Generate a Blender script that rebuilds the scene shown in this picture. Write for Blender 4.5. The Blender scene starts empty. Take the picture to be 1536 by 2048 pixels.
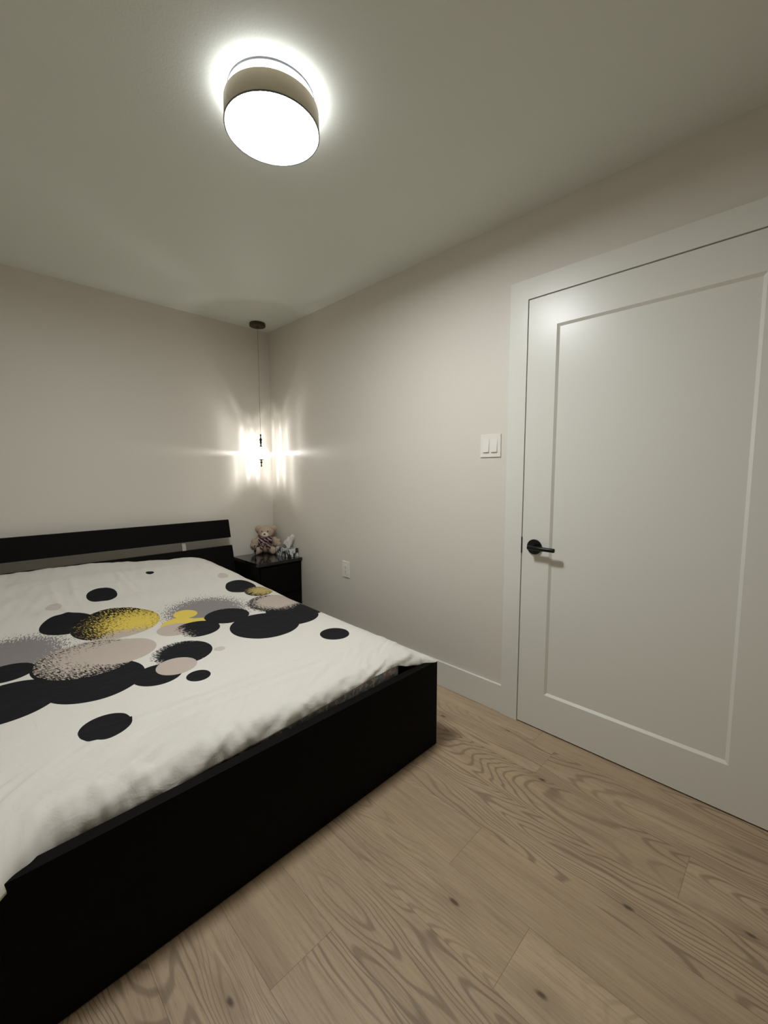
import bpy, bmesh, math, random
from mathutils import Vector, Matrix, noise
random.seed(7)
S = bpy.context.scene
C = S.collection
PI = math.pi

# ------------------------------------------------------------------ camera
CAM = (-1.9078, -3.2929, 1.2517)
YAW, PITCH, ROLL, FPX = 0.7862, -0.0943, -0.0017, 834.458
f = Vector((math.sin(YAW)*math.cos(PITCH), math.cos(YAW)*math.cos(PITCH), math.sin(PITCH)))
r0 = Vector((math.cos(YAW), -math.sin(YAW), 0)); u0 = r0.cross(f)
r_ = r0*math.cos(ROLL)+u0*math.sin(ROLL); u_ = -r0*math.sin(ROLL)+u0*math.cos(ROLL)
cd = bpy.data.cameras.new('camera'); cam = bpy.data.objects.new('camera', cd); C.objects.link(cam)
cd.sensor_fit = 'HORIZONTAL'; cd.sensor_width = 36; cd.lens = FPX/1536*36; cd.clip_start = .02
M3 = Matrix((r_, u_, -f)).transposed()
cam.matrix_world = Matrix.Translation(CAM) @ M3.to_4x4()
S.camera = cam

# ------------------------------------------------------------------ world, exposure
W = bpy.data.worlds.new('night'); S.world = W; W.use_nodes = True
W.node_tree.nodes['Background'].inputs[0].default_value = (.01, .01, .012, 1)
W.node_tree.nodes['Background'].inputs[1].default_value = .3
S.view_settings.view_transform = 'Standard'; S.view_settings.look = 'None'
S.view_settings.exposure = 0.52; S.view_settings.gamma = 1; S.view_settings.use_curve_mapping = False

LAMP_DOWN = 92.0       # glowing diffuser of the ceiling light
LAMP_SIDE = 7.5       # lit gap between shade and ceiling plate
PENDANT_W = 18.0        # bulb in the pendant
GLOBE_EMIT = 2.4
LAMP_COL = (.945, .975, 1.0, 1)
H = 2.434

# ------------------------------------------------------------------ helpers
def mat(name):
    m = bpy.data.materials.new(name); m.use_nodes = True
    nt = m.node_tree; b = nt.nodes['Principled BSDF']
    return m, nt, b
def simple(name, col, rough=.5, metal=0, coat=0, spec=.5, bump=None):
    m, nt, b = mat(name)
    b.inputs['Base Color'].default_value = (*col, 1); b.inputs['Roughness'].default_value = rough
    b.inputs['Metallic'].default_value = metal; b.inputs['Coat Weight'].default_value = coat
    b.inputs['Coat Roughness'].default_value = .05; b.inputs['Specular IOR Level'].default_value = spec
    if bump:
        sc, st, det = bump
        tc = nt.nodes.new('ShaderNodeTexCoord'); n = nt.nodes.new('ShaderNodeTexNoise')
        n.inputs['Scale'].default_value = sc; n.inputs['Detail'].default_value = det
        bp = nt.nodes.new('ShaderNodeBump'); bp.inputs['Strength'].default_value = st; bp.inputs['Distance'].default_value = .002
        nt.links.new(tc.outputs['Object'], n.inputs['Vector']); nt.links.new(n.outputs['Fac'], bp.inputs['Height'])
        nt.links.new(bp.outputs['Normal'], b.inputs['Normal'])
    return m
class NT:
    """small node builder"""
    def __init__(s, nt): s.nt = nt
    def n(s, t, **kw):
        x = s.nt.nodes.new(t)
        for k, v in kw.items(): setattr(x, k, v)
        return x
    def put(s, sock, v):
        if isinstance(v, bpy.types.NodeSocket): s.nt.links.new(v, sock)
        elif v is not None:
            if sock.type == 'RGBA' and len(v) == 3: v = (*v, 1)
            sock.default_value = v
    def m(s, op, a, b=None, c=None, clamp=False):
        x = s.n('ShaderNodeMath', operation=op, use_clamp=clamp)
        s.put(x.inputs[0], a); s.put(x.inputs[1], b); s.put(x.inputs[2], c); return x.outputs[0]
    def vm(s, op, a, b=None):
        x = s.n('ShaderNodeVectorMath', operation=op); s.put(x.inputs[0], a); s.put(x.inputs[1], b)
        return x.outputs['Value'] if op in ('LENGTH', 'DISTANCE', 'DOT_PRODUCT') else x.outputs[0]
    def mix(s, fac, a, b, blend='MIX'):
        x = s.n('ShaderNodeMix', data_type='RGBA', blend_type=blend)
        s.put(x.inputs[0], fac); s.put(x.inputs[6], a); s.put(x.inputs[7], b); return x.outputs[2]
    def rng(s, v, a, b, c=0., d=1., smooth=True):
        x = s.n('ShaderNodeMapRange', interpolation_type='SMOOTHSTEP' if smooth else 'LINEAR')
        for i, q in enumerate((v, a, b, c, d)): s.put(x.inputs[i], q)
        return x.outputs[0]
    def noise(s, vec, scale=1, detail=2, rough=.5, dist=0):
        x = s.n('ShaderNodeTexNoise'); s.put(x.inputs['Vector'], vec); x.inputs['Scale'].default_value = scale
        x.inputs['Detail'].default_value = detail; x.inputs['Roughness'].default_value = rough
        x.inputs['Distortion'].default_value = dist; return x.outputs['Fac']
    def bump(s, h, strength, dist=.01):
        x = s.n('ShaderNodeBump'); x.inputs['Strength'].default_value = strength; x.inputs['Distance'].default_value = dist
        s.put(x.inputs['Height'], h); return x.outputs[0]
    def xyz(s, v):
        x = s.n('ShaderNodeSeparateXYZ'); s.put(x.inputs[0], v); return x.outputs
    def comb(s, x_, y_, z_=0.):
        x = s.n('ShaderNodeCombineXYZ'); s.put(x.inputs[0], x_); s.put(x.inputs[1], y_); s.put(x.inputs[2], z_); return x.outputs[0]

def obj(name, bm, m=None, parent=None, smooth=False, bevel=0, seg=2, angle=35):
    me = bpy.data.meshes.new(name); bmesh.ops.recalc_face_normals(bm, faces=bm.faces); bm.to_mesh(me); bm.free()
    o = bpy.data.objects.new(name, me); C.objects.link(o)
    if m:
        for q in (m if isinstance(m, (list, tuple)) else [m]): me.materials.append(q)
    if smooth or bevel:
        for p in me.polygons: p.use_smooth = True
    if bevel:
        b = o.modifiers.new('bevel', 'BEVEL'); b.width = bevel; b.segments = seg; b.limit_method = 'ANGLE'; b.angle_limit = math.radians(angle)
        b.harden_normals = True
    if parent: o.parent = parent
    return o
def box(bm, x0, x1, y0, y1, z0, z1):
    r = bmesh.ops.create_cube(bm, size=1)
    for v in r['verts']:
        v.co.x = x0+(v.co.x+.5)*(x1-x0); v.co.y = y0+(v.co.y+.5)*(y1-y0); v.co.z = z0+(v.co.z+.5)*(z1-z0)
    return r['verts']
def bx(*a):
    bm = bmesh.new(); box(bm, *a); return bm
def lathe(bm, prof, n=48, c=(0, 0, 0), caps=True, axis='z'):
    """prof: list of (radius, height)"""
    rings = []
    for r, z in prof:
        ring = []
        for k in range(n):
            a = 2*PI*k/n; p = (r*math.cos(a), r*math.sin(a), z)
            if axis == 'x': p = (z, r*math.cos(a), r*math.sin(a))
            ring.append(bm.verts.new((c[0]+p[0], c[1]+p[1], c[2]+p[2])))
        rings.append(ring)
    for a, b in zip(rings, rings[1:]):
        for k in range(n): bm.faces.new((a[k], a[(k+1) % n], b[(k+1) % n], b[k]))
    if caps: bm.faces.new(rings[0]); bm.faces.new(rings[-1])
def tube(bm, pts, r, n=12):
    pts = [Vector(p) for p in pts]; rings = []
    for i, p in enumerate(pts):
        d = (pts[min(i+1, len(pts)-1)]-pts[max(i-1, 0)]).normalized()
        up = Vector((0, 0, 1)) if abs(d.z) < .9 else Vector((1, 0, 0))
        a = d.cross(up).normalized(); b = d.cross(a)
        rr = r[i] if isinstance(r, (list, tuple)) else r
        rings.append([bm.verts.new(p+(a*math.cos(2*PI*k/n)+b*math.sin(2*PI*k/n))*rr) for k in range(n)])
    for a, b in zip(rings, rings[1:]):
        for k in range(n): bm.faces.new((a[k], a[(k+1) % n], b[(k+1) % n], b[k]))
    bm.faces.new(rings[0]); bm.faces.new(rings[-1])
def ball(bm, c, s, sub=3, rot=None):
    r = bmesh.ops.create_icosphere(bm, subdivisions=sub, radius=1)
    for v in r['verts']:
        p = Vector((v.co.x*s[0], v.co.y*s[1], v.co.z*s[2]))
        if rot: p = rot @ p
        v.co = p+Vector(c)
def tag(o, label, cat, group=None):
    o['label'] = label; o['category'] = cat
    if group: o['group'] = group
    return o
def struct(o): o['kind'] = 'structure'; return o
def thing(name, label, cat, loc=(0, 0, 0)):
    o = bpy.data.objects.new(name, None); C.objects.link(o); o.location = loc
    o.empty_display_size = .1
    return tag(o, label, cat)
def part(name, bm, m, parent, **kw):
    """mesh given in world coordinates, parented to a thing (an Empty or a mesh)"""
    loc = Vector(parent.location); q = parent
    while q.parent: q = q.parent; loc += Vector(q.location)
    bmesh.ops.translate(bm, verts=bm.verts, vec=-loc)
    return obj(name, bm, m, parent, **kw)

# ------------------------------------------------------------------ materials
wall_m = simple('wall_paint', (.70, .657, .578), .5, spec=.3, bump=(220, .12, 3))
ceil_m = simple('ceiling_paint', (.73, .745, .672), .75, spec=.2, bump=(160, .2, 4))
trim_m = simple('white_trim_paint', (.745, .73, .655), .31, spec=.40)
white_pl = simple('white_plastic', (.80, .77, .70), .3)
black_mt = simple('matte_black_metal', (.012, .012, .012), .28, metal=.6)
dark_slot = simple('dark_slot', (.01, .01, .01), .8)

def wood_black():
    m, nt, b = mat('black_brown_wood'); N = NT(nt)
    tc = N.n('ShaderNodeTexCoord').outputs['Object']
    mp = N.vm('MULTIPLY', tc, (2., 60., 60.))
    g = N.noise(mp, 3, 4, .6)
    N.put(b.inputs['Base Color'], N.mix(g, (.0025, .0023, .0019), (.005, .0045, .0036)))
    b.inputs['Roughness'].default_value = .6; b.inputs['Specular IOR Level'].default_value = .07
    N.put(b.inputs['Normal'], N.bump(g, .08, .002))
    return m
bw = wood_black()
bw_gloss = simple('black_brown_gloss_top', (.008, .0075, .007), .12, coat=.35, spec=.4)

def floor_mat():
    m, nt, b = mat('oak_plank_floor'); N = NT(nt)
    g = N.n('ShaderNodeAttribute', attribute_name='grain').outputs['Vector']
    l = N.n('ShaderNodeAttribute', attribute_name='plank').outputs['Vector']
    lx, ly, rnd = N.xyz(l)
    # cathedral contour lines
    warp = N.noise(N.vm('MULTIPLY', g, (9., 2.2, 1.)), 1, 2, .5)
    wv = N.vm('ADD', g, N.comb(N.m('MULTIPLY', warp, .09), N.m('MULTIPLY', warp, .05)))
    big = N.noise(N.vm('MULTIPLY', wv, (5.5, .95, 1.)), 1, 1.2, .35)
    ph = N.m('MULTIPLY', big, 235.)
    rings = N.m('SINE', ph)
    lines = N.m('POWER', N.rng(rings, .1, 1.0), 1.6)
    asym = N.m('FRACT', N.m('DIVIDE', ph, 6.2832))
    cathm = N.rng(N.noise(N.vm('MULTIPLY', g, (3., .7, 1.)), 1, 1), .40, .60)
    fine = N.noise(N.vm('MULTIPLY', g, (150., 5., 1.)), 1, 4, .65)
    pores = N.noise(N.vm('MULTIPLY', g, (520., 22., 1.)), 1, 2, .6)
    broad = N.noise(N.vm('MULTIPLY', g, (12., 1.3, 1.)), 1, 3, .55)
    tone = N.mix(rnd, (.410, .296, .182), (.500, .372, .240))
    tone = N.mix(N.rng(broad, .3, .7), N.mix(.35, tone, (.24, .165, .105)), tone)
    tone = N.mix(N.m('MULTIPLY', N.rng(fine, .48, .70), .40), tone, (.19, .135, .09))
    tone = N.mix(N.m('MULTIPLY', N.rng(fine, .50, .30), .30), tone, (.47, .385, .285))
    tone = N.mix(N.m('MULTIPLY', N.m('MULTIPLY', lines, cathm), .60), tone, (.15, .105, .066))
    tone = N.mix(N.m('MULTIPLY', N.rng(pores, .58, .72), .35), tone, (.15, .105, .07))
    # knots
    vo = N.n('ShaderNodeTexVoronoi', voronoi_dimensions='2D'); N.put(vo.inputs['Vector'], N.vm('MULTIPLY', N.vm('ADD', g, N.comb(N.m('MULTIPLY', broad, .03), N.m('MULTIPLY', broad, .06))), (4.2, 1.9, 1.)))
    vo.inputs['Scale'].default_value = 1; kd = vo.outputs['Distance']; kc = N.xyz(vo.outputs['Color'])[0]
    on = N.m('GREATER_THAN', kc, .35)
    kn = N.m('MULTIPLY', N.rng(N.m('ADD', kd, N.m('MULTIPLY', N.m('SUBTRACT', fine, .5), .05)), .042, .010), on)
    halo = N.m('MULTIPLY', N.rng(kd, .22, .03), N.m('MULTIPLY', on, .35))
    tone = N.mix(halo, tone, (.21, .14, .085)); tone = N.mix(N.m('MULTIPLY', kn, .85), tone, (.055, .035, .02))
    # joints between planks
    ex = N.m('MINIMUM', lx, N.m('SUBTRACT', .1925, lx)); e = N.m('MINIMUM', ex, ly)
    gap = N.rng(e, .0012, .0003)
    tone = N.mix(N.m('MULTIPLY', gap, .45), tone, (.06, .042, .028))
    N.put(b.inputs['Base Color'], tone)
    b.inputs['Roughness'].default_value = .45; b.inputs['Specular IOR Level'].default_value = .35
    hgt = N.m('ADD', N.m('MULTIPLY', fine, .3), N.m('MULTIPLY', gap, -2.))
    N.put(b.inputs['Normal'], N.bump(hgt, .25, .001))
    return m

# ------------------------------------------------------------------ room shell
XL, YB = -2.78, -4.15          # left and back walls of the room (behind the camera)
bm = bmesh.new()
PW = .1925; X0 = -.8905
L1 = bm.verts.layers.float_vector.new('grain'); L2 = bm.verts.layers.float_vector.new('plank')
JO = {-1: -2.842, -3: -2.460, 0: -2.572, 2: -3.115, 1: -2.20, -2: -3.35, -4: -3.05}
col = -12
while X0+col*PW < .12:
    xa = X0+col*PW; j0 = JO.get(col-0, None)
    if j0 is None: j0 = -random.uniform(2.2, 3.3)
    ys = [j0+1.22*k for k in range(-4, 6)]
    for ya in ys:
        if ya > .12 or ya+1.22 < YB-.12: continue
        sd = random.uniform(0, 60); sx = random.uniform(0, 30); rn = random.random()
        a, b_ = max(ya, YB-.12), min(ya+1.22, .12); x1 = min(xa+PW, .12); x0 = max(xa, XL-.12)
        if x1 <= x0: continue
        vs = []
        for (x, y) in ((x0, a), (x1, a), (x1, b_), (x0, b_)):
            v = bm.verts.new((x, y, 0)); v[L1] = (x-xa+sx, y-ya+sd, sd*3.1)
            v[L2] = (x-xa, max(0, min(y-ya, 5)), rn); vs.append(v)
        # a plank is split lengthwise so that the joint distance peaks in its middle
        if b_-a > 1.0:
            mid = ya+.61
            if a < mid < b_:
                m1 = bm.verts.new((x0, mid, 0)); m2 = bm.verts.new((x1, mid, 0))
                for mv, x in ((m1, x0), (m2, x1)):
                    mv[L1] = (x-xa+sx, mid-ya+sd, sd*3.1); mv[L2] = (x-xa, .61, rn)
                for v in vs[2:]: v[L2] = (v[L2][0], max(0, ya+1.22-v.co.y), rn)
                bm.faces.new((vs[0], vs[1], m2, m1)); bm.faces.new((m1, m2, vs[2], vs[3])); continue
        bm.faces.new(vs)
    col += 1
geo = bmesh.ops.solidify
floor = obj('floor', bm, floor_mat()); struct(floor)
sub = struct(obj('floor.001', bx(XL-.12, .12, YB-.12, .12, -.12, -.002), dark_slot)); sub.name = 'trim_floor_base'; sub.parent = floor; del sub['kind']
struct(obj('ceiling', bx(XL-.12, .12, YB-.12, .12, H, H+.12), ceil_m))
struct(obj('wall_back', bx(XL-.12, .12, 0, .12, 0, H), wall_m))
struct(obj('wall_left', bx(XL-.12, XL, YB, 0, 0, H), wall_m))
struct(obj('wall_front', bx(XL-.12, .12, YB-.12, YB, 0, H), wall_m))
# right wall with the door opening
DY0, DY1, DZ = -3.300, -2.3515, 2.040
bm = bmesh.new()
box(bm, 0, .12, DY1+.02, 0, 0, H); box(bm, 0, .12, YB, DY0-.02, 0, H); box(bm, 0, .12, DY0-.02, DY1+.02, DZ+.02, H)
struct(obj('wall_right', bm, wall_m))
# casing with jamb
CW = .0925
def frame_prism(bm, x0, x1, yi0, yi1, zi, yo0, yo1, zo):
    pts = [(yo1, 0), (yo1, zo), (yo0, zo), (yo0, 0), (yi0, 0), (yi0, zi), (yi1, zi), (yi1, 0)]
    a = [bm.verts.new((x0, y, z)) for y, z in pts]; b = [bm.verts.new((x1, y, z)) for y, z in pts]
    for q in (a, b):
        bm.faces.new((q[0], q[1], q[6], q[7])); bm.faces.new((q[1], q[2], q[5], q[6])); bm.faces.new((q[2], q[3], q[4], q[5]))
    for i in range(8): bm.faces.new((a[i], a[(i+1) % 8], b[(i+1) % 8], b[i]))
bm = bmesh.new(); frame_prism(bm, -.018, -.0, DY0-.003, DY1+.003, DZ+.004, DY0-CW, DY1+CW, DZ+.096)
casing = struct(obj('trim_1', bm, trim_m, bevel=.0012))
bm = bmesh.new(); frame_prism(bm, -.001, .115, DY0-.003, DY1+.003, DZ+.004, DY0-.0195, DY1+.0195, DZ+.0195)
jamb = obj('door_jamb', bm, trim_m, casing)
bm = bmesh.new(); frame_prism(bm, .026, .040, DY0+.012, DY1-.012, DZ-.012, DY0-.003, DY1+.003, DZ+.004)
obj('door_stop', bm, trim_m, casing)
# door leaf with one recessed panel
def door_leaf():
    bm = bmesh.new(); x = -.0135; xr = x+.009; sl = .011
    ya, yb, za, zb = DY0, DY1, .007, DZ
    pya, pyb, pza, pzb = -3.172, -2.4835, .186, 1.905
    def ring(x, y0, y1, z0, z1): return [bm.verts.new((x, y0, z0)), bm.verts.new((x, y1, z0)), bm.verts.new((x, y1, z1)), bm.verts.new((x, y0, z1))]
    o = ring(x, ya, yb, za, zb); i1 = ring(x, pya, pyb, pza, pzb); i2 = ring(xr, pya+sl, pyb-sl, pza+sl, pzb-sl); bk = ring(x+.035, ya, yb, za, zb)
    for p, q in ((o, i1), (i1, i2), (bk, o)):
        for k in range(4): bm.faces.new((p[k], p[(k+1) % 4], q[(k+1) % 4], q[k]))
    bm.faces.new(i2); bm.faces.new(bk)
    return bm
door = struct(obj('door_1', door_leaf(), trim_m))
def lever():
    cy, cz = -2.415, .899
    bm = bmesh.new(); lathe(bm, [(.034, 0), (.036, -.002), (.036, -.008), (.0345, -.010), (.012, -.010), (.012, -.040)], 40, (-.0135, cy, cz), axis='x')
    h = obj('door_handle', bm, black_mt, door, smooth=False, bevel=.0008)
    h['label'] = 'matte black round rose with lever'
    bm = bmesh.new(); tube(bm, [(-.056, cy+.016, cz), (-.056, cy+.013, cz), (-.056, cy-.108, cz), (-.056, cy-.111, cz)], [.0085, .0098, .0098, .0085], 20)
    l = obj('lever', bm, black_mt, h, smooth=True)
    bm = bmesh.new(); box(bm, -.0188, .004, DY1-.0002, DY1+.0036, .862, .940)
    obj('latch', bm, black_mt, door)['label'] = 'black latch plate in the door gap'
lever()
# baseboards
def base(name, x0, x1, y0, y1):
    bm = bmesh.new(); box(bm, x0, x1, y0, y1, 0, .149); struct(obj(name, bm, trim_m, bevel=.0025))
base('baseboard_right', -.014, 0, DY1+CW, -.014)
base('baseboard_right.001', -.014, 0, YB, DY0-CW)
base('baseboard_back', XL, 0, -.014, 0)
base('baseboard_left', XL, XL+.014, YB, -.014)

# ------------------------------------------------------------------ ceiling light
LX, LY, LR = -1.138, -2.026, .1465
cl = thing('ceiling_light', 'round flush ceiling light with beige drum shade and glowing white diffuser', 'ceiling light', (LX, LY, H))
shade_m = simple('champagne_shade', (.50, .43, .31), .38, metal=.35)
rim_m = simple('thin_grey_rim', (.06, .06, .075), .5)
def emit(name, s, col=LAMP_COL):
    m = bpy.data.materials.new(name); m.use_nodes = True; nt = m.node_tree; nt.nodes.clear()
    e = nt.nodes.new('ShaderNodeEmission'); o = nt.nodes.new('ShaderNodeOutputMaterial')
    e.inputs[0].default_value = col; e.inputs[1].default_value = s; nt.links.new(e.outputs[0], o.inputs[0]); return m
Z1, Z2 = 2.335, 2.396
bm = bmesh.new(); lathe(bm, [(LR, Z1), (LR, Z2), (LR-.003, Z2), (LR-.003, Z1)], 96, (LX, LY, 0), caps=False)
bm.verts.ensure_lookup_table()
n = 96
for k in range(n): bm.faces.new((bm.verts[k], bm.verts[(k+1) % n], bm.verts[3*n+(k+1) % n], bm.verts[3*n+k]))
part('shade', bm, shade_m, cl, smooth=False, bevel=.0006)
bm = bmesh.new(); lathe(bm, [(LR-.0032, Z1+.012), (LR-.0032, Z1+.003), (LR-.008, Z1-.0005), (.05, Z1-.0015), (.002, Z1-.002)], 96, (LX, LY, 0))
part('diffuser', bm, emit('lamp_diffuser_glow', LAMP_DOWN), cl, smooth=True)
bmr = bmesh.new(); lathe(bmr, [(.1360, Z2-.012), (LR-.0035, Z2-.012)], 96, (LX, LY, 0), caps=False)  # glowing ring added inside the shade to widen the halo on the ceiling
bm = bmesh.new(); lathe(bm, [(.1355, Z2-.014), (.1345, Z2+.010), (.1325, H-.006)], 96, (LX, LY, 0))
part('added_uplight_ring', bmr, emit('added_uplight_glow', 26.0), cl)
part('side_diffuser', bm, emit('lamp_side_glow', LAMP_SIDE), cl, smooth=True)['label'] = 'glowing gap above the shade'
bm = bmesh.new(); lathe(bm, [(.134, H-.0065), (.134, H), ], 96, (LX, LY, 0))
part('ceiling_plate', bm, rim_m, cl)
bm = bmesh.new(); lathe(bm, [(LR+.0012, Z1-.0020), (LR+.0012, Z1+.0012), (LR-.002, Z1+.0012), (LR-.002, Z1-.002)], 96, (LX, LY, 0), caps=False)
part('rim', bm, rim_m, cl)

# ------------------------------------------------------------------ pendant
PX, PY, PZ = -.180, -.148, 1.4115
pd = thing('pendant_lamp', 'small pendant with glowing round glass globe and dark finials hanging in corner', 'pendant lamp', (PX, PY, H))
brass = simple('aged_brass', (.075, .062, .028), .35, metal=.7)
finm = simple('dark_bronze', (.02, .016, .013), .3, metal=.7)
bm = bmesh.new(); lathe(bm, [(.060, H), (.062, H-.004), (.062, H-.022), (.058, H-.026), (.010, H-.027), (.008, H-.036), (.003, H-.038)], 48, (PX, PY, 0))
part('canopy', bm, brass, pd, smooth=False, bevel=.0008)
bm = bmesh.new(); tube(bm, [(PX, PY, H-.035), (PX, PY, 1.56)], .0013, 8)
part('cord', bm, simple('tan_cord', (.22, .17, .10), .5), pd, smooth=True)
bm = bmesh.new(); lathe(bm, [(.001, 1.566), (.005, 1.563), (.007, 1.557), (.0045, 1.549), (.004, 1.540), (.006, 1.531), (.0105, 1.523), (.0115, 1.518), (.008, 1.511), (.007, 1.506), (.0095, 1.500), (.0065, 1.490), (.0045, 1.478), (.0045, 1.474), (.008, 1.471), (.009, 1.466), (.022, 1.4635), (.024, 1.460)], 24, (PX, PY, 0))
part('finial', bm, finm, pd, smooth=True)
bm = bmesh.new(); lathe(bm, [(.026, 1.3615), (.022, 1.359), (.010, 1.355), (.004, 1.350), (.003, 1.345), (.010, 1.342), (.0105, 1.338), (.006, 1.332), (.0035, 1.322), (.0045, 1.314), (.0065, 1.309), (.004, 1.302), (.001, 1.299)], 24, (PX, PY, 0))
part('finial', bm, finm, pd, smooth=True)
def globe_mat():
    """ribbed glass: transmission colour is shaped to cast its light streaks on the walls; the glass itself glows"""
    m = bpy.data.materials.new('fluted_lit_glass'); m.use_nodes = True; nt = m.node_tree; nt.nodes.clear(); N = NT(nt)
    x, y, z = N.xyz(N.n('ShaderNodeTexCoord').outputs['Object'])
    z = N.m('ADD', z, H-PZ)
    az = N.m('ARCTAN2', y, x); rr = N.m('SQRT', N.m('ADD', N.m('MULTIPLY', x, x), N.m('MULTIPLY', y, y)))
    el = N.m('ARCTAN2', z, rr)
    nz = N.noise(N.comb(az, el), 2.2, 2)
    wob = N.m('MULTIPLY', N.m('SUBTRACT', nz, .5), 1.4)
    def flutes(phase, freq, p):
        c = N.m('COSINE', N.m('ADD', N.m('MULTIPLY', az, freq), N.m('ADD', wob, phase)))
        return N.m('POWER', N.m('MULTIPLY_ADD', c, .5, .5), p)
    ce = N.m('COSINE', el); comp = N.m('MINIMUM', N.m('DIVIDE', 1., N.m('POWER', ce, 3.)), 5.)  # streak pattern put into the glass colour, raised with elevation against wall falloff
    fl_u = N.m('ADD', flutes(0., 12., 4.), N.m('MULTIPLY', flutes(.8, 20., 2.), .30))
    fl_l = N.m('ADD', flutes(PI, 12., 4.), N.m('MULTIPLY', flutes(.3, 20., 2.), .30))
    up = N.m('MULTIPLY', fl_u, N.m('MULTIPLY', N.rng(el, -.02, .05), N.rng(el, 1.08, .65)))
    lo = N.m('MULTIPLY', fl_l, N.m('MULTIPLY', N.rng(el, .02, -.05), N.rng(el, -1.12, -.65)))
    band = N.rng(N.m('ABSOLUTE', N.m('ADD', el, N.m('MULTIPLY', wob, .04))), .09, .01)
    soft = N.rng(N.m('ABSOLUTE', el), 1.20, .70, .10, 1.)
    T = N.m('ADD', N.m('ADD', N.m('MULTIPLY', N.m('MULTIPLY', N.m('ADD', up, lo), comp), .058), N.m('MULTIPLY', band, .16)), N.m('MULTIPLY', N.m('MULTIPLY', soft, comp), .036), clamp=True)
    T = N.m('ADD', T, N.m('MULTIPLY', N.rng(el, .98, 1.2), N.rng(N.noise(N.comb(N.m('MULTIPLY', az, 1.2), el), 3.0, 1), .35, .65, .08, .40)), clamp=True)  # extra upward transmission added to throw light patches on the ceiling
    tr = N.n('ShaderNodeBsdfTransparent'); N.put(tr.inputs[0], N.comb(T, T, T))
    em = N.n('ShaderNodeEmission'); em.inputs[0].default_value = (1, .98, .95, 1); em.inputs[1].default_value = GLOBE_EMIT
    ad = N.n('ShaderNodeAddShader'); nt.links.new(tr.outputs[0], ad.inputs[0]); nt.links.new(em.outputs[0], ad.inputs[1])
    o = N.n('ShaderNodeOutputMaterial'); nt.links.new(ad.outputs[0], o.inputs[0]); return m
bm = bmesh.new()
prof = [(.0642*math.cos(t)**.8 if abs(t) < 1.5 else .002, PZ+.0515*math.sin(t)) for t in [(-1.25+2.5*i/20) for i in range(21)]]
lathe(bm, [(.02, prof[0][1]-.001)]+prof+[(.02, prof[-1][1]+.001)], 64, (PX, PY, 0), caps=False)
part('globe', bm, globe_mat(), pd, smooth=True)
ld = bpy.data.lights.new('pendant_bulb', 'POINT'); ld.energy = PENDANT_W; ld.shadow_soft_size = .004; ld.color = (1, .98, .97)
lo_ = bpy.data.objects.new('pendant_bulb', ld); C.objects.link(lo_); lo_.parent = pd; lo_.location = (0, 0, PZ-H)

# ------------------------------------------------------------------ switch and outlet
sw = thing('light_switch', 'white two-gang light switch plate with two rockers beside the door', 'light switch', (0, -2.160, 1.386))
bm = bmesh.new(); box(bm, -.0065, 0, -2.218, -2.102, 1.329, 1.444); part('plate', bm, white_pl, sw, bevel=.002)
for yc in (-2.137, -2.183):
    bm = bmesh.new()
    vs = box(bm, -.0105, -.006, yc-.0165, yc+.0165, 1.354, 1.421)
    for v in vs:
        if v.co.x < -.008: v.co.x = -.0135 if v.co.z < 1.39 else -.0075
    part('rocker', bm, white_pl, sw, bevel=.0008)
ou = thing('electrical_outlet', 'white wall outlet low on the wall beyond the bed', 'outlet', (0, -1.0, .555))
bm = bmesh.new(); box(bm, -.0065, 0, -1.041, -.963, .497, .614); part('plate', bm, white_pl, ou, bevel=.002)
bm = bmesh.new(); box(bm, -.0085, -.006, -1.0185, -.9855, .522, .589)
part('receptacle', bm, white_pl, ou, bevel=.0008)
bm = bmesh.new()
for zc in (.540, .571):
    for yc in (-.996, -1.008): box(bm, -.0089, -.0083, yc-.0012, yc+.0012, zc-.004, zc+.004)
    box(bm, -.0089, -.0083, -1.0040, -.9995, zc-.0105, zc-.0065)
part('socket_slots', bm, dark_slot, ou)

# ------------------------------------------------------------------ bed
BXR, BXL, FY = -.4485, -2.13, -2.1765
bed = thing('bed_frame', 'black-brown wooden bed frame with slatted headboard and tall plain footboard', 'bed', (-1.29, -1.1, 0))
part('footboard', bx(BXL, BXR, FY, FY+.036, .004, .402), bw, bed, bevel=.0015)
part('side_rail', bx(BXR-.032, BXR-.001, FY+.0365, -.13, .12, .385), bw, bed, bevel=.0015)
part('side_rail', bx(BXL+.001, BXL+.032, FY+.0365, -.13, .12, .385), bw, bed, bevel=.0015)
part('slatted_base', bx(BXL+.033, BXR-.033, FY+.037, -.13, .19, .215), bw, bed)
def slat(z0, z1, y0, y1, xr):
    bm = bmesh.new(); t = .022
    vs = [(y0, z0), (y1, z1), (y1+t, z1), (y0+t, z0)]
    a = [bm.verts.new((BXL, y, z)) for y, z in vs]; b = [bm.verts.new((xr, y, z)) for y, z in vs]
    bm.faces.new(a); bm.faces.new(b)
    for k in range(4): bm.faces.new((a[k], a[(k+1) % 4], b[(k+1) % 4], b[k]))
    return bm
part('headboard_slat', slat(.742, .880, -.110, -.079, -.443), bw, bed, bevel=.001)
part('headboard_slat', slat(.470, .680, -.172, -.124, -.441), bw, bed, bevel=.001)
steel = simple('brushed_steel', (.42, .42, .40), .35, metal=.9)
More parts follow.
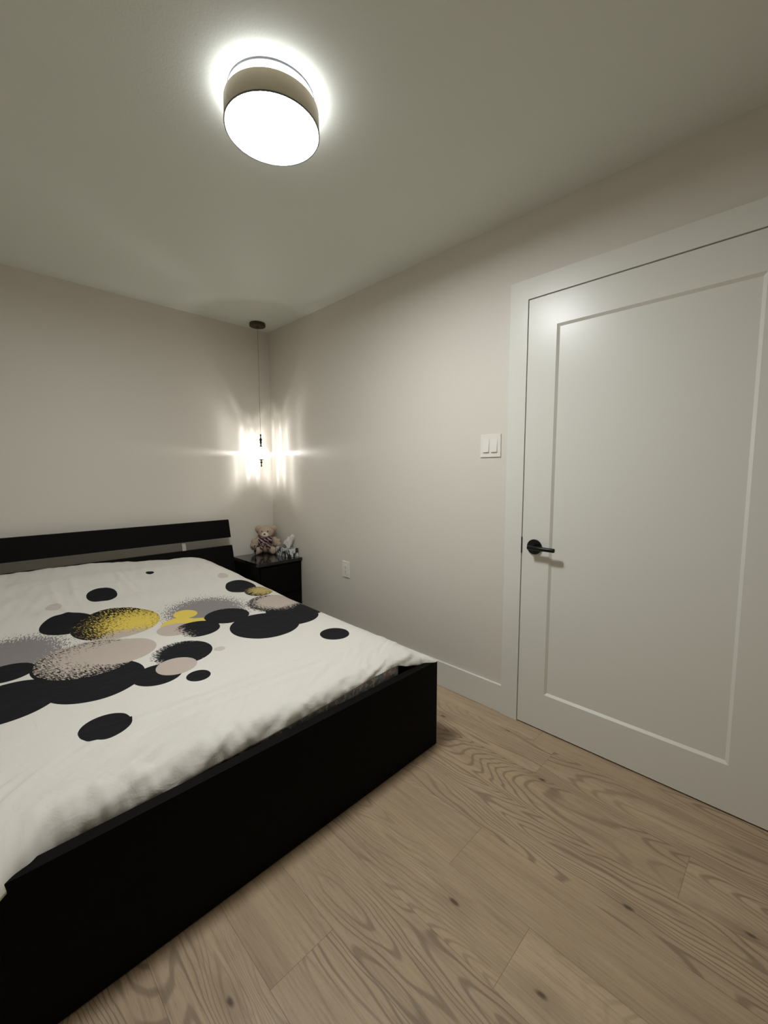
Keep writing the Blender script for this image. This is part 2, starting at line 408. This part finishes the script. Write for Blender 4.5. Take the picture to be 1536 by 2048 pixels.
for xc in (-.80, -1.83):
    bm = bmesh.new()
    vs = [(-.146, .56), (-.060, .86), (-.048, .86), (-.134, .56)]
    a = [bm.verts.new((xc-.014, y, z)) for y, z in vs]; b = [bm.verts.new((xc+.014, y, z)) for y, z in vs]
    bm.faces.new(a); bm.faces.new(b)
    for k in range(4): bm.faces.new((a[k], a[(k+1) % 4], b[(k+1) % 4], b[k]))
    part('headboard_support', bm, steel, bed)['label'] = 'silver metal support strip between the headboard slats'
for xc in (-.49, -2.09):
    bm = bmesh.new(); box(bm, xc-.035, xc+.035, -.128, -.098, .004, .50); part('leg', bm, bw, bed, bevel=.001)

# mattress in a printed fitted sheet
def sheet_mat():
    m, nt, b = mat('floral_fitted_sheet'); N = NT(nt)
    tc = N.n('ShaderNodeTexCoord').outputs['Object']
    v = N.n('ShaderNodeTexVoronoi'); N.put(v.inputs['Vector'], N.vm('ADD', tc, N.vm('MULTIPLY', N.n('ShaderNodeTexNoise').outputs['Color'], (.02, .02, .02)))); v.inputs['Scale'].default_value = 62
    cr, cg, cb = N.xyz(v.outputs['Color'])
    c = N.mix(N.m('GREATER_THAN', cr, .62), (.78, .74, .68), (.36, .34, .36))
    c = N.mix(N.m('GREATER_THAN', cg, .80), c, (.60, .42, .36)); c = N.mix(N.m('GREATER_THAN', cb, .82), c, (.40, .48, .58))
    sp = N.noise(tc, 210, 3, .7); c = N.mix(N.m('MULTIPLY', N.rng(sp, .50, .62), .7), c, (.22, .21, .22))
    N.put(b.inputs['Base Color'], c); b.inputs['Roughness'].default_value = .9; return m
bm = bmesh.new(); box(bm, BXL+.05, -.612, -2.110, -.16, .217, .440)
tag(obj('mattress', bm, sheet_mat(), bevel=.04, seg=6), 'mattress in grey floral fitted sheet showing under the duvet at the footboard', 'mattress')

# duvet ------------------------------------------------------------
def tab(t, tb):
    if t <= tb[0][0]: return tb[0][1]
    for (a, va), (b, vb) in zip(tb, tb[1:]):
        if t <= b:
            k = (t-a)/(b-a); k = k*k*(3-2*k)*.5+k*.5
            return va+(vb-va)*k
    return tb[-1][1]
def ss(a, b, t):
    t = max(0, min(1, (t-a)/(b-a))); return t*t*(3-2*t)
TOP = [(-2.16, .43), (-2.08, .462), (-1.95, .475), (-1.5, .487), (-1.1, .50), (-.85, .52), (-.65, .565), (-.5, .615), (-.35, .66), (-.2, .695), (-.12, .67)]
DXR, DXL = -.452, -2.16
def zsurf(x, y):
    top = tab(y, TOP)-.045*ss(-1.55, -.85, x)*ss(-.5, -.22, y)
    u = DXR-x; w = .17+.22*ss(-.9, -.3, y)
    s = math.sin(min(1, max(0, u)/w)*PI/2)**.9
    return .407+.02*ss(-.6, -.2, y)+(top-.407-.02*ss(-.6, -.2, y))*s
def hemz(x):
    return tab(x, [(-2.0, .378), (-1.6, .385), (-1.3, .398), (-1.0, .412), (-.8, .428), (-.66, .430), (-.60, .415), (-.54, .402), (-.46, .404)])
def hemy(x):
    return tab(x, [(-2.1, -2.215), (-1.93, -2.20), (-1.89, -2.165), (-1.82, -2.128), (-.66, -2.124), (-.60, -2.140), (-.52, -2.150), (-.47, -2.185), (-.45, -2.180)])
def nz(x, y, s=0): return noise.noise(Vector((x, y, s)))
def wrinkle(x, y):
    d = 0
    foot = ss(-1.55, -2.0, y)
    # taut folds running along the foot end
    for (yc, sl, w, a, x0, x1) in ((-1.855, -.05, .010, .0085, -1.75, -.75), (-1.905, -.07, .012, .010, -1.6, -.70), (-1.96, -.02, .012, .006, -1.7, -.9), (-1.80, -.06, .012, .002, -1.3, -.8)):
        yy = y-(yc+sl*(x+1.2)+.012*nz(x*2.2, yc*9)); m = ss(x0, x0+.25, x)*ss(x1, x1-.3, x)
        d += a*m*math.exp(-(yy/w)**2)-a*.7*m*math.exp(-((yy-.022)/(w*1.3))**2)
    # puckers fanning towards the hem
    k = ss(-1.86, -2.05, y)
    q = x*13+y*7+2.5*nz(x*3, y*3, 4)
    uu = .82*x+.57*y+.03*nz(x*3, y*3, 21); vv = -.57*x+.82*y+.04*nz(x*2.5, y*2.5, 22)
    k2 = ss(-1.78, -1.98, y)
    d += k2*(.012*(.45-abs(nz(vv*22, uu*3.5, 1))*1.8)+.0065*nz(vv*55, uu*8, 2))*(.5+.9*abs(nz(x*2.2, 7)))
    d += foot*.004*nz(x*8-y*7, y*16+x*3, 5)
    # soft creases towards the pillows
    h = ss(-.95, -.55, y)*(1-.6*ss(-1., -.7, x))
    d += h*(.006*nz(x*11+y*5, y*4-x*1.5, 3)+.0035*nz(x*24-y*8, y*8, 6))
    for (xa, ya, xb, yb, w, a) in ((-1.30, -.30, -1.22, -.78, .016, .006), (-1.25, -.28, -1.20, -.70, .014, .005), (-1.05, -.30, -.93, -.62, .018, .005), (-.82, -.35, -.76, -.80, .022, .008), (-1.62, -.4, -1.55, -.85, .016, .005), (-1.52, -.36, -1.50, -.75, .014, .005)):
        tx, ty = xb-xa, yb-ya; L = tx*tx+ty*ty; t = ((x-xa)*tx+(y-ya)*ty)/L
        if -.1 < t < 1.1:
            dx = x-(xa+t*tx)+.02*math.sin(t*3); dy = y-(ya+t*ty); e = dx*dx+dy*dy
            d += 1.0*a*math.exp(-e/(w*w))*ss(-.1, .25, t)*ss(1.1, .6, t)
    d += .0028*nz(x*2.6, y*2.6, 8)+.0010*nz(x*9, y*9, 9)
    return d
def duvet_bm():
    bm = bmesh.new(); uvl = bm.verts.layers.float_vector.new('cloth')
    xs = []; nx = 270
    for i in range(nx+1): xs.append(DXL+(DXR-DXL)*i/nx)
    ys = [-.125-(2.065-.125)*j/300 for j in range(301)]
    rows = []
    grid = []
    for x in xs:
        colv = []
        # head end tucks down behind the pillows
        ztop = zsurf(x, ys[0])
        for t in (0., .35, .7):
            z = (ztop-.15)+(.15)*math.sin(t*PI/2); colv.append(((x, ys[0]+.035*math.cos(t*PI/2), z), (x, ys[0]+.15*(1-t))))
        for y in ys:
            e = ss(0, .05, DXR-x)
            colv.append(((x, y, zsurf(x, y)+wrinkle(x, y)*e), (x, y)))
        # foot end rolls over the mattress edge down to the hem
        zy = zsurf(x, ys[-1])+wrinkle(x, ys[-1])*ss(0, .05, DXR-x); hy, hz = hemy(x), hemz(x)+.003*nz(x*12, 1)
        for t in [.12*k for k in range(1, 9)]+[1.]:
            a = t*PI/2; y = ys[-1]+(hy-ys[-1])*math.sin(a); z = hz+(zy-hz)*math.cos(a)**.9 if t < 1 else hz
            pk = math.sin(t*PI)*.012*nz(x*14+2.5*t, t*1.2, 11)+.007*t*nz(x*40, t*2, 12)
            colv.append(((x, y-pk, z+pk*.6), (x, ys[-1]-.08*t)))
        grid.append(colv)
    for colv in grid:
        r = []
        for p, uv in colv:
            v = bm.verts.new(p); v[uvl] = (uv[0], uv[1], 0); r.append(v)
        rows.append(r)
    for a, b in zip(rows, rows[1:]):
        for k in range(len(a)-1): bm.faces.new((a[k], a[k+1], b[k+1], b[k]))
    return bm
def duvet_mat():
    m, nt, b = mat('printed_duvet_cotton'); N = NT(nt)
    g = N.n('ShaderNodeAttribute', attribute_name='cloth').outputs['Vector']
    X, Y, _ = N.xyz(g)
    st = N.m('SUBTRACT', N.noise(N.vm('MULTIPLY', N.comb(N.m('ADD', X, N.m('MULTIPLY', Y, .55)), N.m('SUBTRACT', Y, N.m('MULTIPLY', X, .55))), (175., 50., 1.)), 1, 2, .6), .5)
    st2 = N.m('SUBTRACT', N.noise(N.vm('MULTIPLY', N.comb(N.m('SUBTRACT', X, N.m('MULTIPLY', Y, .3)), N.m('ADD', Y, N.m('MULTIPLY', X, .3))), (165., 50., 1.)), 1, 2, .6), .5)
    K = (.0105, .0105, .012); T = (.48, .405, .345); G = (.245, .22, .213); Yl = (.70, .53, .10); LT = (.54, .48, .42); WH = (.67, .64, .575)
    colr = WH
    def circ(cx, cy, r, amp=0, s=None, sx=1.):
        dx = N.m('SUBTRACT', X, cx); dy = N.m('SUBTRACT', Y, cy)
        if sx != 1: dx = N.m('DIVIDE', dx, sx)
        d = N.m('SQRT', N.m('ADD', N.m('MULTIPLY', dx, dx), N.m('MULTIPLY', dy, dy)))
        if amp: d = N.m('ADD', d, N.m('MULTIPLY', s or st, amp)); return N.rng(d, r+.002, r-.002)
        return N.rng(d, r+.0008, r-.0008)
    def lay(mask, c): 
        nonlocal colr; colr = N.mix(mask, colr, c)
    for args, c in DUVET_PRINT(circ, N, st, st2, K, T, G, Yl, LT, WH): lay(args, c)
    weave = N.noise(N.vm('MULTIPLY', g, (900., 900., 1.)), 1, 1)
    N.put(b.inputs['Base Color'], colr)
    b.inputs['Roughness'].default_value = .85; b.inputs['Specular IOR Level'].default_value = .15
    pass
    soft = N.noise(N.vm('MULTIPLY', g, (16., 22., 1.)), 1, 4, .55, .6)
    h = N.m('ADD', N.m('MULTIPLY', soft, 1.), N.m('MULTIPLY', weave, .02))
    N.put(b.inputs['Normal'], N.bump(h, .6, .007))
    return m
def DUVET_PRINT(circ, N, st, st2, K, T, G, Yl, LT, WH):
    MX = lambda a, b: N.m('MULTIPLY', a, b)
    inv = lambda a: N.m('SUBTRACT', 1., a)
    L = []
    # grey fuzzy discs
    L.append((circ(-1.82, -1.04, .175, .34, st2), G))
    L.append((circ(-1.025, -1.045, .195, .36, st2), G))
    # dark disc with yellow inside
    L.append((circ(-1.60, -.835, .112), K))
    d5 = circ(-1.425, -.945, .187); L.append((d5, K))
    L.append((MX(d5, circ(-1.345, -.985, .155, .75)), Yl))
    L.append((MX(circ(-1.180, -1.150, .105), inv(circ(-1.02, -1.0, .14))), Yl))
    # taupe veil across the lower half of it
    L.append((MX(d5, circ(-1.44, -1.20, .150, .34, st2)), T))
    L.append((circ(-1.235, -1.195, .082), T))
    L.append((circ(-1.128, -1.022, .058), Yl))
    L.append((circ(-.972, -1.180, .112, .012), K))
    k11 = circ(-1.155, -1.255, .102); L.append((MX(k11, N.rng(N.m('ADD', N.xyz(N.n('ShaderNodeAttribute', attribute_name='cloth').outputs['Vector'])[0], MX(st, .22)), -1.225, -1.215)), K))
    L.append((circ(-1.842, -1.205, .082), K))
    # lower black cluster
    L.append((circ(-1.86, -1.455, .150), K)); L.append((circ(-1.615, -1.49, .158), K))
    d6 = circ(-1.60, -1.275, .185); L.append((d6, K))
    L.append((MX(circ(-1.590, -1.262, .185), circ(-1.585, -1.235, .172, .80)), T))
    L.append((circ(-1.478, -1.285, .125), T))
    # ring pair
    L.append((circ(-1.437, -1.600, .086), K))
    k15 = circ(-1.305, -1.470, .122); L.append((MX(k15, circ(-1.280, -1.480, .128, .15)), K))
    L.append((circ(-1.361, -1.578, .074), T))
    # singles
    for cx, cy, r, c in ((-1.126, -.432, .023, K), (-1.416, -.602, .071, K), (-1.633, -.638, .034, LT), (-1.328, -1.712, .043, K), (-1.171, -1.541, .023, LT),
                         (-.711, -.808, .092, K), (-.701, -1.751, .070, K), (-.743, -.623, .033, LT), (-1.653, -1.829, .070, K)):
        L.append((circ(cx, cy, r), c))
    # right hand cluster
    L.append((circ(-.888, -1.428, .168), K)); L.append((circ(-.715, -1.400, .142), K)); L.append((circ(-.66, -1.33, .150), K))
    d21 = circ(-.655, -.930, .085); L.append((d21, K)); L.append((MX(d21, circ(-.63, -.925, .075, .30)), (.46, .36, .13)))
    d22 = circ(-.700, -1.170, .155); L.append((MX(d22, circ(-.66, -1.16, .165, .1)), K)); L.append((MX(d22, circ(-.66, -1.15, .125, .26)), T)); L.append((circ(-.625, -1.145, .105, .03), (.46, .39, .33)))
    return L
dv = obj('duvet', duvet_bm(), duvet_mat(), smooth=True)
so = dv.modifiers.new('thickness', 'SOLIDIFY'); so.thickness = .010; so.offset = -1
tag(dv, 'white duvet printed with black, taupe and yellow circles spread over the bed', 'duvet')

# ------------------------------------------------------------------ nightstand
NX0, NX1, NY0, NY1, NZ = -.392, -.003, -.448, -.0150, .564
ns = thing('nightstand', 'black two-drawer nightstand with glossy top in the corner beside the bed', 'nightstand', ((NX0+NX1)/2, (NY0+NY1)/2, 0))
part('body', bx(NX0, NX1, NY0+.018, NY1, .0, NZ-.024), bw, ns, bevel=.001)
part('top', bx(NX0, NX1, NY0, NY1, NZ-.0235, NZ), bw_gloss, ns, bevel=.0015)['label'] = 'glossy black top'
part('drawer', bx(NX0+.018, NX1-.018, NY0+.001, NY0+.0175, .300, NZ-.040), bw, ns, bevel=.001)
part('drawer', bx(NX0+.018, NX1-.018, NY0+.001, NY0+.0175, .050, .288), bw, ns, bevel=.001)

# ------------------------------------------------------------------ teddy bear
TBX, TBY = -.112, -.070
fur = simple('beige_plush', (.50, .395, .29), .95, spec=.1, bump=(420, .9, 3))
fur_l = simple('pale_plush', (.76, .67, .55), .95, spec=.1, bump=(420, .8, 3))
tb = thing('teddy_bear', 'small beige teddy bear with tartan bow sitting on the nightstand', 'teddy bear', (TBX, TBY, NZ))
th = math.radians(-128)      # facing direction in plan
RZ = Matrix.Rotation(th-(-PI/2), 3, 'Z')
def bp(x, y, z):   # bear space: -y is forward, origin at seat
    x *= 1.04; y *= 1.0; z *= 1.04
    v = RZ @ Vector((x, y, 0)); return (TBX+v.x, TBY+v.y, NZ+z)
def bball(bm, c, s, sub=3, tilt=0): ball(bm, bp(*c), s, sub, RZ @ Matrix.Rotation(tilt, 3, 'Y'))
bm = bmesh.new()
bball(bm, (0, .01, .066), (.062, .052, .068)); bball(bm, (0, .005, .105), (.052, .045, .05))
bball(bm, (0, -.008, .176), (.066, .058, .056)); bball(bm, (0, -.03, .160), (.050, .040, .038))
for s in (-1, 1):
    bball(bm, (s*.062, .010, .201), (.027, .014, .029), 3)
    bball(bm, (s*.066, -.004, .108), (.026, .028, .030)); bball(bm, (s*.088, -.018, .090), (.026, .026, .038), 3, s*.75)
    bball(bm, (s*.103, -.026, .072), (.022, .022, .024))
    bball(bm, (s*.055, -.040, .030), (.032, .050, .029)); bball(bm, (s*.064, -.080, .034), (.027, .020, .033))
body = part('body', bm, fur, tb, smooth=True)
rm = body.modifiers.new('remesh', 'REMESH'); rm.mode = 'VOXEL'; rm.voxel_size = .0035; rm.use_smooth_shade = True
sm = body.modifiers.new('smooth', 'SMOOTH'); sm.iterations = 4; sm.factor = .6
bm = bmesh.new(); bball(bm, (0, -.066, .160), (.031, .022, .023)); mz = part('muzzle', bm, fur_l, tb, smooth=True)
bm = bmesh.new(); bball(bm, (0, -.087, .169), (.0085, .006, .006)); part('nose', bm, simple('black_nose', (.01, .007, .006), .25), mz, smooth=True)
for s in (-1, 1):
    bm = bmesh.new(); bball(bm, (s*.023, -.063, .188), (.0055, .005, .0055)); part('eye', bm, simple('black_eye', (.008, .006, .006), .12), tb, smooth=True)
    bm = bmesh.new(); bball(bm, (s*.062, -.002, .200), (.017, .006, .019)); part('inner_ear', bm, fur, tb, smooth=True)
def plaid():
    m, nt, b = mat('tartan_ribbon'); N = NT(nt); x, y, z = N.xyz(N.n('ShaderNodeTexCoord').outputs['Object'])
    def bands(v, s, ph=0.): return N.m('SINE', N.m('ADD', N.m('MULTIPLY', v, s), ph))
    c = N.mix(N.rng(bands(z, 300.), .0, .3), (.16, .012, .018), (.012, .010, .025))
    c = N.mix(N.m('MULTIPLY', N.rng(bands(x, 330., 1.), .2, .5), .6), c, (.012, .01, .025))
    c = N.mix(N.rng(bands(N.m('ADD', x, z), 210., 2.), .86, .95), c, (.65, .6, .55))
    c = N.mix(N.rng(bands(N.m('SUBTRACT', y, z), 240., .5), .9, .97), c, (.6, .55, .5))
    N.put(b.inputs['Base Color'], c); b.inputs['Roughness'].default_value = .7; return m
pl = plaid()
def bow():
    bm = bmesh.new()
    def loop(sx, drop, L, w, ph):
        n = 18; rows = []
        for i in range(n+1):
            t = i/n; a = t*2*PI
            cx = sx*(L*.5-L*.5*math.cos(a)); cy = -.052-.018*abs(math.sin(a))*(1 if a < PI else -.3); cz = .120+drop*t*(1-t)*4+.012*math.sin(a)
            ww = w*(.35+.65*math.sin(PI*t))
            rows.append([bm.verts.new(bp(cx, cy-.006*math.cos(3*q+ph), cz+(q-.5)*2*ww)) for q in (0, .25, .5, .75, 1.)])
        for p, q in zip(rows, rows[1:]):
            for k in range(4): bm.faces.new((p[k], p[k+1], q[k+1], q[k]))
    loop(1, -.008, .056, .024, 0); loop(-1, -.012, .056, .024, 1)
    for sx, L in ((1, .085), (-1, .09)):
        rows = []
        for i in range(9):
            t = i/8; rows.append([bm.verts.new(bp(sx*(.006+.028*t)+q*.026, -.060-.026*t-.008*math.sin(t*5), .116-L*t*.8)) for q in (-.5, 0, .5)])
        for p, q in zip(rows, rows[1:]):
            for k in range(2): bm.faces.new((p[k], p[k+1], q[k+1], q[k]))
    o = part('bow', bm, pl, tb, smooth=True); s = o.modifiers.new('s', 'SOLIDIFY'); s.thickness = .0025
    o['label'] = 'dark red tartan ribbon bow'
    bm = bmesh.new(); bball(bm, (0, -.062, .120), (.011, .009, .012)); part('bow_knot', bm, pl, o, smooth=True)
bow()

# ------------------------------------------------------------------ trinket at the bear's paw
tk = thing('trinket', 'tiny black and white figurine on a slender stem beside the teddy bear', 'figurine', (-.236, -.105, NZ))
TX, TY = -.236, -.105
bm = bmesh.new(); lathe(bm, [(.009, NZ), (.009, NZ+.003), (.004, NZ+.006), (.004, NZ+.030), (.008, NZ+.036), (.010, NZ+.044), (.007, NZ+.052), (.004, NZ+.056)], 20, (TX, TY, 0))
part('stem', bm, simple('black_lacquer', (.01, .009, .009), .2), tk, smooth=True)
def spot():
    m, nt, b = mat('black_white_spots'); N = NT(nt); tc = N.n('ShaderNodeTexCoord').outputs['Object']
    N.put(b.inputs['Base Color'], N.mix(N.rng(N.noise(tc, 75, 2), .50, .54), (.66, .62, .55), (.02, .018, .018))); b.inputs['Roughness'].default_value = .4; return m
bm = bmesh.new(); lathe(bm, [(.006, NZ+.056), (.011, NZ+.060), (.012, NZ+.078), (.009, NZ+.088), (.004, NZ+.092)], 20, (TX, TY, 0))
part('head', bm, spot(), tk, smooth=True)

# ------------------------------------------------------------------ tissue box
def box_mat():
    m, nt, b = mat('leaf_print_card'); N = NT(nt); tc = N.n('ShaderNodeTexCoord').outputs['Object']
    w = N.noise(tc, 26, 3, .6, .8)
    v = N.n('ShaderNodeTexVoronoi'); N.put(v.inputs['Vector'], N.vm('ADD', N.vm('MULTIPLY', tc, (1., 1., .55)), N.comb(N.m('MULTIPLY', w, .03), N.m('MULTIPLY', w, .02)))); v.inputs['Scale'].default_value = 62
    cr, cg, cb = N.xyz(v.outputs['Color'])
    c = N.mix(N.m('GREATER_THAN', cr, .42), (.68, .68, .65), (.018, .018, .022)); c = N.mix(N.m('GREATER_THAN', cg, .78), c, (.30, .38, .38))
    N.put(b.inputs['Base Color'], c); b.inputs['Roughness'].default_value = .5; return m
tx0, tx1, ty0, ty1, tz = -.098, -.008, -.398, -.200, .070
ts = thing('tissue_box', 'patterned black and white tissue box with a tissue pulled up', 'tissue box', ((tx0+tx1)/2, (ty0+ty1)/2, NZ))
part('box', bx(tx0, tx1, ty0, ty1, NZ, NZ+tz), box_mat(), ts, bevel=.0012)
bm = bmesh.new(); rows = []
cx, cy = (tx0+tx1)/2, (ty0+ty1)/2-.02
for i in range(15):
    t = i/14; row = []
    for k in range(41):
        a = 2*PI*k/40
        fo = 1+.20*math.sin(3*a+1+2*t)+.13*math.sin(8*a+3*t)+.07*math.sin(15*a)
        S_ = (.013+.043*t**.8)*math.cos(a)*fo; D_ = (.011+.022*t)*math.sin(a)*fo
        z = tz-.002+.078*t+(.62*S_+.012*math.sin(5*a))*t
        row.append(bm.verts.new((cx-.006*t+.7*S_*.62+.7*D_*.5, cy-.7*S_+.7*D_-.012*t, NZ+z)))
    rows.append(row)
for p, q in zip(rows, rows[1:]):
    for k in range(40): bm.faces.new((p[k], p[k+1], q[k+1], q[k]))
bmesh.ops.remove_doubles(bm, verts=bm.verts, dist=1e-5)
c_top = bm.verts.new((cx-.006, cy-.01, NZ+tz+.066))
last = rows[-1]
last = [v for v in last if v.is_valid]
for a, b in zip(last, last[1:]+[last[0]]):
    if a is not b:
        try: bm.faces.new((a, b, c_top))
        except ValueError: pass
tis = part('tissue', bm, simple('white_tissue', (.82, .80, .76), .9, spec=.1), ts, smooth=True); tis['label'] = 'crumpled white tissue'
